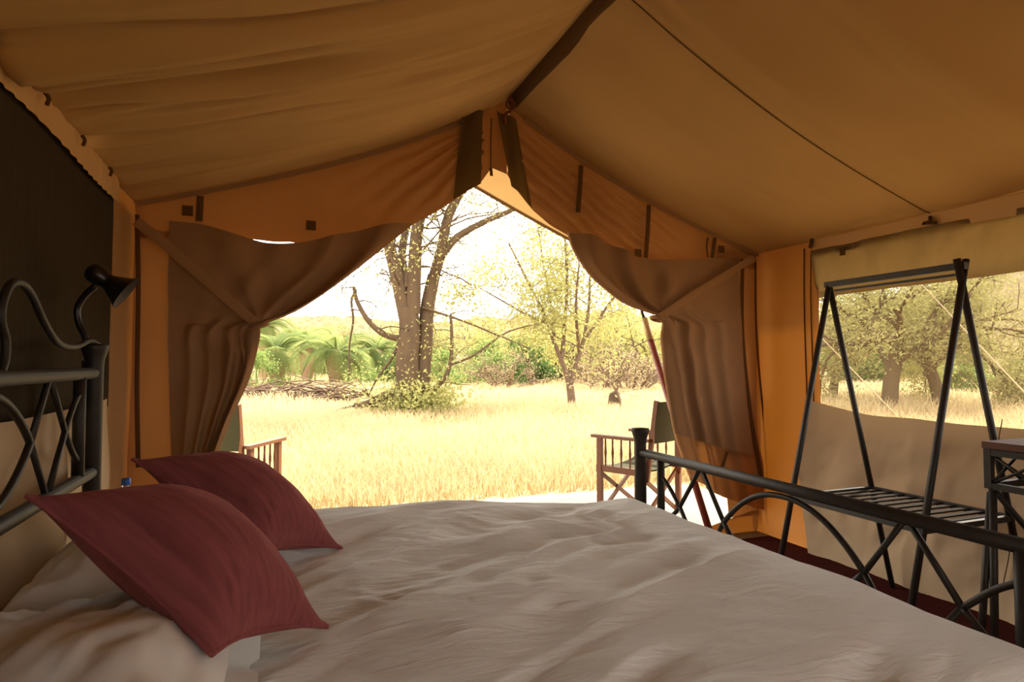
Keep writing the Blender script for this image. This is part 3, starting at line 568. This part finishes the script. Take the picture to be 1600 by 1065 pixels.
# ------------------------------------------------------------------ safari chairs on the veranda
def chair(label, back_arm, front_dir, side):
    # back_arm: floor point under the rear end of the near arm; front_dir: heading; side: +1 when the seat lies to the right of that arm
    f = np.array([front_dir[0], front_dir[1], 0.0]); f /= np.linalg.norm(f); r = np.array([f[1], -f[0], 0]) * side
    o = np.array([back_arm[0], back_arm[1], 0.0]); W, D = 0.58, 0.42
    ch = empty('safari_chair', tuple(o + r * W / 2 + f * D / 2)); tag(ch, label, 'chair', 'safari chairs on the veranda')
    z = np.array([0, 0, 1.0]); P = lambda a, b_, c: o + f * a + r * b_ + z * c
    def add(mb, n, m, sm=False): return under(ch, mb.build(n, m, smooth=sm))
    for w in (0, W):
        arm = add(MB().box(P(D / 2 - 0.01, w, 0.655), (D + 0.10, 0.06, 0.024), f, r, z), 'armrest', 'wood')
        add(MB().box(P(D - 0.03, w, 0.335), (0.042, 0.035, 0.63), f, r, z), 'front_post', 'wood')
        add(MB().box(P(0.0, w, 0.335), (0.042, 0.035, 0.63), f, r, z), 'rear_post', 'wood')
        add(MB().box(P(D / 2, w, 0.40), (D, 0.024, 0.05), f, r, z), 'side_rail', 'wood')
        for k in (0.26, 0.45, 0.64, 0.80):
            MB().lathe(P(D * k, w, 0.42), z, [(0, 0.007), (0.06, 0.007), (0.11, 0.011), (0.16, 0.007), (0.23, 0.007)], 10).build('spindle', 'wood', arm)
        add(MB().bar(P(-0.02, w + (0.03 if w == 0 else -0.03), 0.33), P(-0.11, w + (0.03 if w == 0 else -0.03), 0.96), 0.035, 0.024, tuple(r)), 'back_upright', 'wood')
    for a, c_ in ((D - 0.03, -1), (0.0, 1)):
        add(MB().bar(P(a, 0.0, 0.03), P(a, W, 0.38), 0.03, 0.02, tuple(f)), 'crossed_leg', 'wood'); add(MB().bar(P(a + 0.025, W, 0.03), P(a + 0.025, 0.0, 0.38), 0.03, 0.02, tuple(f)), 'crossed_leg', 'wood')
    U_, V_2 = np.meshgrid(np.linspace(0, 1, 12), np.linspace(0.02, W - 0.02, 16), indexing='ij')
    sg = np.array([[P(D * u_ * 0.94 + 0.02, v_, 0.425 - 0.03 * math.sin(math.pi * v_ / W)) for u_, v_ in zip(a, b_)] for a, b_ in zip(U_, V_2)])
    mb = MB(); mb.grid(sg); mb.grid(sg - z * 0.012, True); add(mb, 'seat', 'khaki', True)
    bk = np.array([[P(-0.062 - 0.055 * u_ + 0.03 * -math.sin(math.pi * v_ / W), v_, 0.63 + 0.32 * u_) for u_, v_ in zip(a, b_)] for a, b_ in zip(U_, V_2)])
    mb = MB(); mb.grid(bk); mb.grid(bk - f * 0.012, True); add(mb, 'backrest', 'khaki', True)
    return ch
chair('wooden safari chair with khaki canvas back beside the left curtain', (-0.17, 4.73), (0.25, 0.46), -1)
chair('wooden safari chair with khaki canvas beyond the footboard post', (2.63, 4.03), (-0.2, 0.4), 1)
# red veranda pole
pa, pb = at(1003, 487, 4.75), at(1044, 620, 4.5); d = (pb - pa); pole = empty('veranda_pole', tuple(pa + d * (pa[2] / -d[2]))); tag(pole, 'slanting red painted pole with pale tip outside the right curtain', 'pole')
foot = pa + d * ((pa[2]) / -d[2]); up_ = pa - foot; Lp = np.linalg.norm(up_); up_ /= Lp
under(pole, MB().lathe(foot, up_, [(0, 0.0), (0, 0.024), (Lp - 0.24, 0.024), (Lp - 0.24, 0.0)], 14).build('shaft', 'red'))
under(pole, MB().lathe(foot, up_, [(Lp - 0.245, 0.0), (Lp - 0.245, 0.027), (Lp - 0.06, 0.026), (Lp - 0.055, 0.0)], 14).build('pole_sleeve', 'steel'))
under(pole, MB().lathe(foot, up_, [(Lp - 0.06, 0.012), (Lp + 0.0, 0.011), (Lp + 0.03, 0.009), (Lp + 0.03, 0.0)], 10).build('pole_pin', 'iron'))
for k, (a_, b_) in enumerate((((1440, 445), (1600, 612)), ((1284, 528), (1404, 652)))):
    pa, pb = on_x(*a_, 3.95), on_x(*b_, 4.75 if k == 0 else 4.6); d = pb - pa; e = pb + d * ((pb[2] + 0.02) / -d[2])
    b = MB(); b.tube([pa, e], 0.004, 6); tag(b.build('guy_rope', 'rope'), ('pale guy rope slanting across the right half of the window', 'pale guy rope slanting across the left half of the window')[k], 'rope', 'tent guy ropes')

# ------------------------------------------------------------------ vegetation
def leaf_quads(C, size, stretch=2.0, droop=0.0):
    n = len(C); a = rng.normal(size=(n, 3)); a[:, 2] -= droop; a /= np.linalg.norm(a, axis=1)[:, None]; b_ = rng.normal(size=(n, 3)); b_ -= a * (a * b_).sum(1)[:, None]; b_ /= np.linalg.norm(b_, axis=1)[:, None]
    s_ = size * (0.6 + 0.8 * rng.random(n))[:, None]; a = a * s_ * stretch / 2; b_ = b_ * s_ / 2
    V = np.stack([C - a, C + b_ * 0.9 - a * 0.1, C + a, C - b_ * 0.9 - a * 0.1], 1).reshape(-1, 3); return V, np.arange(4 * n).reshape(-1, 4)
class Tree:
    def __init__(s): s.mb = MB(); s.tips = []
    def limb(s, pts, r0, r1, n=7, k=14):
        p = catmull(pts, k) if len(pts) > 2 else resample(pts, max(4, k // 2)); s.mb.tube(p, np.linspace(r0, r1, len(p)), n, False); return p
    def grow(s, p, d, L, r, depth, spread=0.6, droop=0.0, kids=3, wob=0.18):
        d = d / np.linalg.norm(d); pts = [p]; n = 5
        for i in range(n):
            d = d + np.array([rnd.gauss(0, wob), rnd.gauss(0, wob), rnd.gauss(0, wob) - droop]); d /= np.linalg.norm(d); pts.append(pts[-1] + d * L / n)
        s.mb.tube(pts, np.linspace(r, r * 0.55, n + 1), 5 if r > 0.02 else 4, False)
        if depth <= 1: s.tips += [np.array(q) for q in pts[1:]]
        if depth > 0:
            for k in range(kids):
                i = rnd.randint(2, n); nd = d + np.array([rnd.gauss(0, spread), rnd.gauss(0, spread), rnd.gauss(0, spread * 0.8)])
                s.grow(pts[i], nd, L * rnd.uniform(0.5, 0.75), r * 0.5, depth - 1, spread, droop, kids, wob)
    def finish(s, root, bark, leaf, n, spread, size, stretch=2.0):
        tr = s.mb.build('trunk_and_branches', bark); under(root, tr)
        if n:
            T_ = np.array(s.tips); C = T_[rng.integers(0, len(T_), n)] + rng.normal(size=(n, 3)) * spread; V, F4 = leaf_quads(C, size, stretch); o = fast_mesh('foliage', V, F4, leaf); under(root, o); tag(o, kind='stuff')
Z3 = np.array([0, 0, 1.0])
# big many-stemmed tree
D1 = 13.3; root = empty('big_tree', tuple(at(645, 656, D1) * np.array([1, 1, 0]))); tag(root, 'big bare-branched tree with a thick multi-stemmed trunk in the doorway', 'tree')
T = Tree(); A_ = lambda x, y, dd=0: at(x, y, D1 + dd)
trunk = T.limb([A_(640, 664), A_(640, 620), A_(636, 570), A_(640, 520), A_(638, 480)], 0.30, 0.21, 12, 20)
T.limb([A_(662, 658, .2), A_(660, 600, .2), A_(664, 540, .2), A_(668, 480, .2), A_(678, 430, .2)], 0.20, 0.14, 10, 16)
mains = [([A_(635, 500), A_(622, 440), A_(608, 380), A_(600, 320), A_(585, 240)], 0.16, 0.10), ([A_(645, 490), A_(648, 420), A_(652, 360), A_(668, 290), A_(690, 200)], 0.17, 0.10),
         ([A_(676, 440, .2), A_(690, 390), A_(700, 340), A_(722, 290), A_(735, 220)], 0.13, 0.08), ([A_(690, 400), A_(715, 370), A_(760, 345), A_(800, 328), A_(850, 300)], 0.09, 0.04),
         ([A_(640, 450), A_(628, 400, .3), A_(640, 330, .5), A_(650, 260, .5)], 0.11, 0.06), ([A_(722, 300), A_(760, 250), A_(800, 215)], 0.08, 0.05)]
for p_, a_, b_ in mains:
    q = T.limb(p_, a_, b_, 9, 20)
    for i in range(3, 20): T.grow(q[i], np.array([rnd.gauss(0, 1), rnd.gauss(0, 1), 0.4]), rnd.uniform(0.6, 1.7), b_ * 0.24, 2, 0.6, 0.02, 3)
for p_, a_, b_, dr in (([A_(630, 530), A_(600, 522), A_(575, 500), A_(558, 470), A_(553, 448)], 0.075, 0.04, 0.0), ([A_(556, 455), A_(549, 470), A_(552, 500), A_(546, 540), A_(546, 585)], 0.035, 0.015, 0.1),
                    ([A_(655, 622), A_(680, 606), A_(700, 580), A_(706, 540), A_(704, 490)], 0.07, 0.03, 0.0), ([A_(703, 570), A_(740, 555), A_(790, 520), A_(840, 505)], 0.03, 0.012, 0.0),
                    ([A_(630, 520), A_(612, 560), A_(590, 590), A_(575, 620)], 0.04, 0.015, 0.1), ([A_(625, 608), A_(600, 618), A_(575, 630), A_(554, 634)], 0.10, 0.07, 0), ([A_(660, 480), A_(720, 500), A_(770, 520), A_(830, 545)], 0.03, 0.01, 0.05)):
    q = T.limb(p_, a_, b_, 7, 16)
    for i in range(3, 16, 2): T.grow(q[i], np.array([rnd.gauss(0, 1), rnd.gauss(0, 1), 0.2 - dr]), rnd.uniform(0.4, 0.9), b_ * 0.4, 2, 0.7, 0.04, 2)
T.finish(root, 'bark', 'leaf_yellow', 9000, 0.16, 0.034)
C = np.array([A_(655, 632) + np.array([rnd.gauss(0, .45), rnd.gauss(0, .35), rnd.gauss(0, .28)]) for _ in range(6000)]); C = C[C[:, 2] > 0.0]; V, F4 = leaf_quads(C, 0.05, 1.7); o = under(root, fast_mesh('ivy', V, F4, 'leaf_yellow')); tag(o, kind='stuff')
# slender acacia
D2 = 16.0; root = empty('acacia_tree', tuple(at(895, 642, D2) * np.array([1, 1, 0]))); tag(root, 'slender acacia with a forked trunk and airy yellow-green crown', 'tree')
T = Tree(); A_ = lambda x, y, dd=0: at(x, y, D2 + dd)
T.limb([A_(893, 648), A_(893, 625), A_(890, 600)], 0.12, 0.10, 9, 10)
for p_, a_, b_ in (([A_(890, 602), A_(880, 570), A_(866, 535), A_(852, 495), A_(825, 440), A_(795, 380)], 0.075, 0.025), ([A_(891, 602), A_(900, 570), A_(912, 530), A_(920, 480), A_(922, 420)], 0.075, 0.028),
                   ([A_(878, 560), A_(882, 510), A_(886, 450), A_(884, 390), A_(880, 340)], 0.06, 0.025), ([A_(910, 535), A_(935, 500), A_(955, 470), A_(985, 440)], 0.05, 0.02), ([A_(856, 505), A_(820, 490), A_(785, 470), A_(750, 450)], 0.04, 0.015),
                   ([A_(866, 535), A_(862, 480, .8), A_(850, 420, 1.2), A_(840, 350, 1.4)], 0.05, 0.02), ([A_(905, 550), A_(900, 480, -.8), A_(905, 410, -1.2)], 0.05, 0.02)):
    q = T.limb(p_, a_, b_, 7, 18)
    for i in range(5, 18, 2): T.grow(q[i], np.array([rnd.gauss(0, 1), rnd.gauss(0, 1), 0.5]), rnd.uniform(0.8, 1.5), b_ * 0.6, 2, 0.55, 0.0, 3)
T.finish(root, 'greybark', 'leaf_yellow', 17000, 0.17, 0.048)
# prototypes for bushes
def bush_proto(kind):
    T = Tree(); big = kind in ('olive', 'green', 'dark')
    for k in range(9 if big else 16):
        a = rnd.uniform(0, 6.28); e = rnd.uniform(0.5, 1.6); T.grow(np.array([0.1 * math.cos(a), 0.1 * math.sin(a), 0]), np.array([math.cos(a), math.sin(a), e]), rnd.uniform(0.55, 0.9), 0.022, 3 if big else 3, 0.6, 0.0, 2 if big else 3)
    me = []
    o = T.mb.build('branches', 'greybark'); COL.objects.unlink(o); me.append(('branches', o.data))
    n, lf, sz = {'olive': (9000, 'leaf_olive', 0.034), 'green': (9000, 'leaf_green', 0.040), 'dark': (8000, 'leaf_dark', 0.045), 'dry': (1800, 'leaf_dry', 0.022), 'yellow': (9000, 'leaf_yellow', 0.032)}[kind]
    T_ = np.array(T.tips); C = T_[rng.integers(0, len(T_), n)] + rng.normal(size=(n, 3)) * (0.10 if big or kind == 'yellow' else 0.05); C[:, 2] = np.abs(C[:, 2]); V, F4 = leaf_quads(C, sz, 1.8)
    o = fast_mesh('foliage', V, F4, lf); COL.objects.unlink(o); me.append(('foliage', o.data)); return me
protos = {k: bush_proto(k) for k in ('olive', 'green', 'dark', 'dry', 'yellow')}
def bush(kind, px, depth, h, w, label, group='bushes beyond the clearing'):
    p = at(px, 600, depth); r = empty('bush', (p[0], p[1], 0)); tag(r, label, 'bush', group); rz = rnd.uniform(0, 6.28)
    for n, me in protos[kind]:
        o = bpy.data.objects.new(n, me); COL.objects.link(o); o.parent = r; o.scale = (w / 2.0, w / 2.0, h / 1.35); o.rotation_euler = (0, 0, rz)
        if n == 'foliage': o['kind'] = 'stuff'
for a in (('green', 388, 27, 1.7, 3.0, 'low bright green bush at the edge of the left curtain'), ('green', 600, 34, 2.8, 5.0, 'green bush between the palms and the big tree'),
          ('olive', 690, 42, 4.6, 8.0, 'olive bush rising right behind the big tree trunk'), ('green', 735, 33, 2.6, 5.0, 'broad bright green bush right of the big tree'),
          ('yellow', 800, 40, 5.0, 8.0, 'tall yellow-green bush left of the acacia'), ('dark', 838, 31, 2.4, 2.6, 'narrow dark green bush just left of the acacia trunk'),
          ('dry', 790, 28, 2.0, 3.6, 'bare brown twiggy bush left of the acacia trunk'), ('olive', 895, 38, 4.6, 8.0, 'olive bush straight behind the acacia trunk'),
          ('dry', 935, 26, 2.2, 3.6, 'bare grey twiggy bush right of the acacia trunk'), ('dry', 985, 25, 2.4, 4.0, 'bare grey twiggy bush near the red pole'),
          ('yellow', 1005, 34, 5.0, 8.0, 'tall yellow-green bush behind the red pole'), ('yellow', 950, 44, 5.2, 9.0, 'yellow-green bush in the far row right of the acacia'),
          ('olive', 560, 52, 4.6, 9.0, 'distant olive bush above the palms'), ('olive', 450, 56, 4.6, 10.0, 'distant olive bush left above the palms'),
          ('green', 1545, 24, 1.8, 3.2, 'small green bush seen through the window screen'), ('dark', 1340, 38, 4.0, 7.0, 'dark bush at the left side of the window view'), ('olive', 1440, 46, 5, 11, 'olive bush in the middle of the window view'), ('dry', 1600, 30, 3.2, 6, 'bare bush at the right side of the window view')):
    bush(*a)
# palms
b = MB(); n = 16; tt = np.linspace(0, 1, n); mid = np.stack([1.5 * tt * (1 - 0.25 * tt), 0 * tt, 0.75 * tt - 1.35 * tt ** 2.2], 1); b.tube(mid, np.linspace(0.018, 0.004, n), 4, False)
for i in range(1, n):
    for sd in (-1, 1):
        for q in (0, 0.5):
            c = mid[i] * (1 - q) + mid[i - 1] * q; L = 0.36 * math.sin(math.pi * (0.12 + 0.86 * tt[i])) + 0.04; e = c + np.array([0.16, sd * L, -0.22 * L - 0.05]); w_ = np.array([0.022, 0, 0.0])
            b.add([c - w_, c + w_, e], [(0, 1, 2)])
o = b.build('frond', 'frond', smooth=False); frond_me = o.data; bpy.data.objects.remove(o)
def palm(px, depth, h, sc_, label):
    p = at(px, 600, depth); r = empty('palm', (p[0], p[1], 0)); tag(r, label, 'palm', 'wild palms beyond the clearing')
    o = MB().lathe((0, 0, 0), (0, 0, 1), [(0, 0.25), (h * 0.3, 0.35), (h * 0.7, 0.50), (h * 0.95, 0.35), (h, 0.1)], 14).build('trunk', 'palmtrunk', r)
    for k in range(30):
        f = bpy.data.objects.new('frond', frond_me); COL.objects.link(f); f.parent = r; f.location = (0, 0, h * 0.92); f.scale = (sc_,) * 3
        f.rotation_euler = (rnd.uniform(-.2, .2), rnd.uniform(-0.95, 0.75), k * 2.4 + rnd.uniform(-.2, .2))
for a in ((432, 30, 1.9, 1.5, 'leftmost low palm with drooping green fronds'), (525, 29, 1.9, 1.7, 'large shaggy palm with brown hanging skirt in the centre of the palms'), (588, 33, 2.0, 1.5, 'palm partly behind the big tree'),
          (412, 38, 3.8, 1.6, 'taller palm rising behind the leftmost palm'), (480, 35, 2.4, 1.5, 'palm set back between the leftmost and the large shaggy palm')): palm(*a)
# brushwood heap, stump and leaning dead tree
root = empty('brushwood_heap', tuple(at(460, 630, 18) * np.array([1, 1, 0]))); tag(root, 'long heap of cut dry brushwood lying in front of the palms', 'brushwood')
mb = MB()
for k in range(420):
    c = at(rnd.uniform(375, 545), 630, rnd.uniform(17.3, 18.7)); z = abs(rnd.gauss(0, 0.24)); a = rnd.gauss(0, 0.35); L = rnd.uniform(0.5, 1.5); d = (R_ * math.cos(a) + np.array([0, 1, 0]) * math.sin(a) + Z3 * rnd.gauss(0, 0.18)) * L / 2; c[2] = z + 0.05
    mb.tube([c - d, c + np.array([0, 0, rnd.gauss(0, .05)]), c + d], rnd.uniform(0.006, 0.022), 4, False)
o = under(root, mb.build('sticks', 'greybark')); tag(o, kind='stuff')
T = Tree(); A_ = lambda x, y: at(x, y, 15.0); root = empty('dead_sapling', tuple(A_(972, 652) * np.array([1, 1, 0]))); tag(root, 'leaning dead sapling right of the acacia', 'tree')
q = T.limb([A_(974, 652), A_(970, 630), A_(958, 600), A_(938, 570)], 0.05, 0.025, 7, 14)
for i in range(5, 14, 2): T.grow(q[i], np.array([rnd.gauss(0, 1), rnd.gauss(0, 1), 0.6]), 0.8, 0.012, 2, 0.6, 0, 3)
T.finish(root, 'greybark', 'leaf_dry', 300, 0.1, 0.04)
p = at(958, 650, 15.2); st = tag(MB().lathe((p[0], p[1], -0.03), (0.1, 0, 1), [(0, 0.19), (0.15, 0.16), (0.45, 0.14), (0.56, 0.09), (0.58, 0.0)], 12).build('stump', 'bark'), 'short broken tree stump right of the acacia', 'stump')
# trees seen through the window
def wild_tree(px, depth, h, label, leaf, nl, lean=0.0, r=0.2, seed=0):
    rnd.seed(seed); p = at(px, 600, depth); p[2] = 0; root = empty('window_tree', tuple(p)); tag(root, label, 'tree', 'trees beyond the window'); root.name = 'shade_tree'
    T = Tree(); top = p + R_ * lean + Z3 * h * 0.42; q = T.limb([p - Z3 * 0.05, p + R_ * lean * 0.3 + Z3 * h * 0.2, top], r, r * 0.75, 9, 10)
    for k in range(7):
        a = k * 0.9 + rnd.uniform(0, .5); d = np.array([math.cos(a), math.sin(a), rnd.uniform(0.15, 0.9)]); T.grow(q[rnd.randint(5, 9)], d, h * rnd.uniform(0.35, 0.55), r * 0.42, 3, 0.5, 0.01, 3, 0.16)
    T.finish(root, 'bark', leaf, int(nl * 2.2), 0.22, 0.042)
wild_tree(1388, 15, 4.4, 'dark-trunked tree in the middle of the window view', 'leaf_olive', 9000, 0.3, 0.20, 1)
wild_tree(1470, 16, 4.6, 'leaning tree right of centre in the window view', 'leaf_olive', 9000, -0.7, 0.16, 2)
wild_tree(1300, 19, 4.4, 'slim tree at the left side of the window view', 'leaf_yellow', 8000, 0.4, 0.14, 3)
wild_tree(1640, 22, 3.0, 'sparse tree at the right side of the window view', 'leaf_olive', 3500, -0.6, 0.16, 4)
# dry grass
n = 170000; az = np.radians(rng.uniform(-24, 70, n)); r_ = 5.2 * (60 / 5.2) ** rng.random(n); gx, gy = r_ * np.sin(az), r_ * np.cos(az)
ok = ~((gy < 5.45) & (gx < 4.1)) & ~((gx < 4.1) & (gy < 5.45)) & (gx > -14)
gx, gy, r_ = gx[ok], gy[ok], r_[ok]; n = len(gx)
h = (0.16 + 0.22 * rng.random(n)) * (0.75 + 0.9 * np.clip(fbm(gx * 0.35, gy * 0.35, 2, 3) + 0.35, 0, 1)) * np.clip((r_ - 4.0) / 4, 0.45, 1); w = np.maximum(0.004, 0.0009 * r_) * (0.7 + 0.6 * rng.random(n))
a = rng.uniform(0, 2 * np.pi, n); ln = rng.normal(0, 0.35, (n, 2)) * h[:, None]; base = np.stack([gx, gy, 0 * gx - 0.03], 1); wv = np.stack([np.cos(a) * w, np.sin(a) * w, 0 * w], 1)
midp = base + np.stack([ln[:, 0] * 0.35, ln[:, 1] * 0.35, h * 0.6], 1); tip = base + np.stack([ln[:, 0], ln[:, 1], h], 1)
V = np.stack([base - wv, base + wv, midp + wv * 0.7, midp - wv * 0.7, tip - wv * 0.15, tip + wv * 0.15], 1).reshape(-1, 3); k = np.arange(n)[:, None] * 6
F4 = np.concatenate([k + np.array([0, 1, 2, 3]), k + np.array([3, 2, 5, 4])]); tag(fast_mesh('dry_grass', V, F4, 'grass'), 'tall dry golden grass covering the clearing', 'grass', kind='stuff')
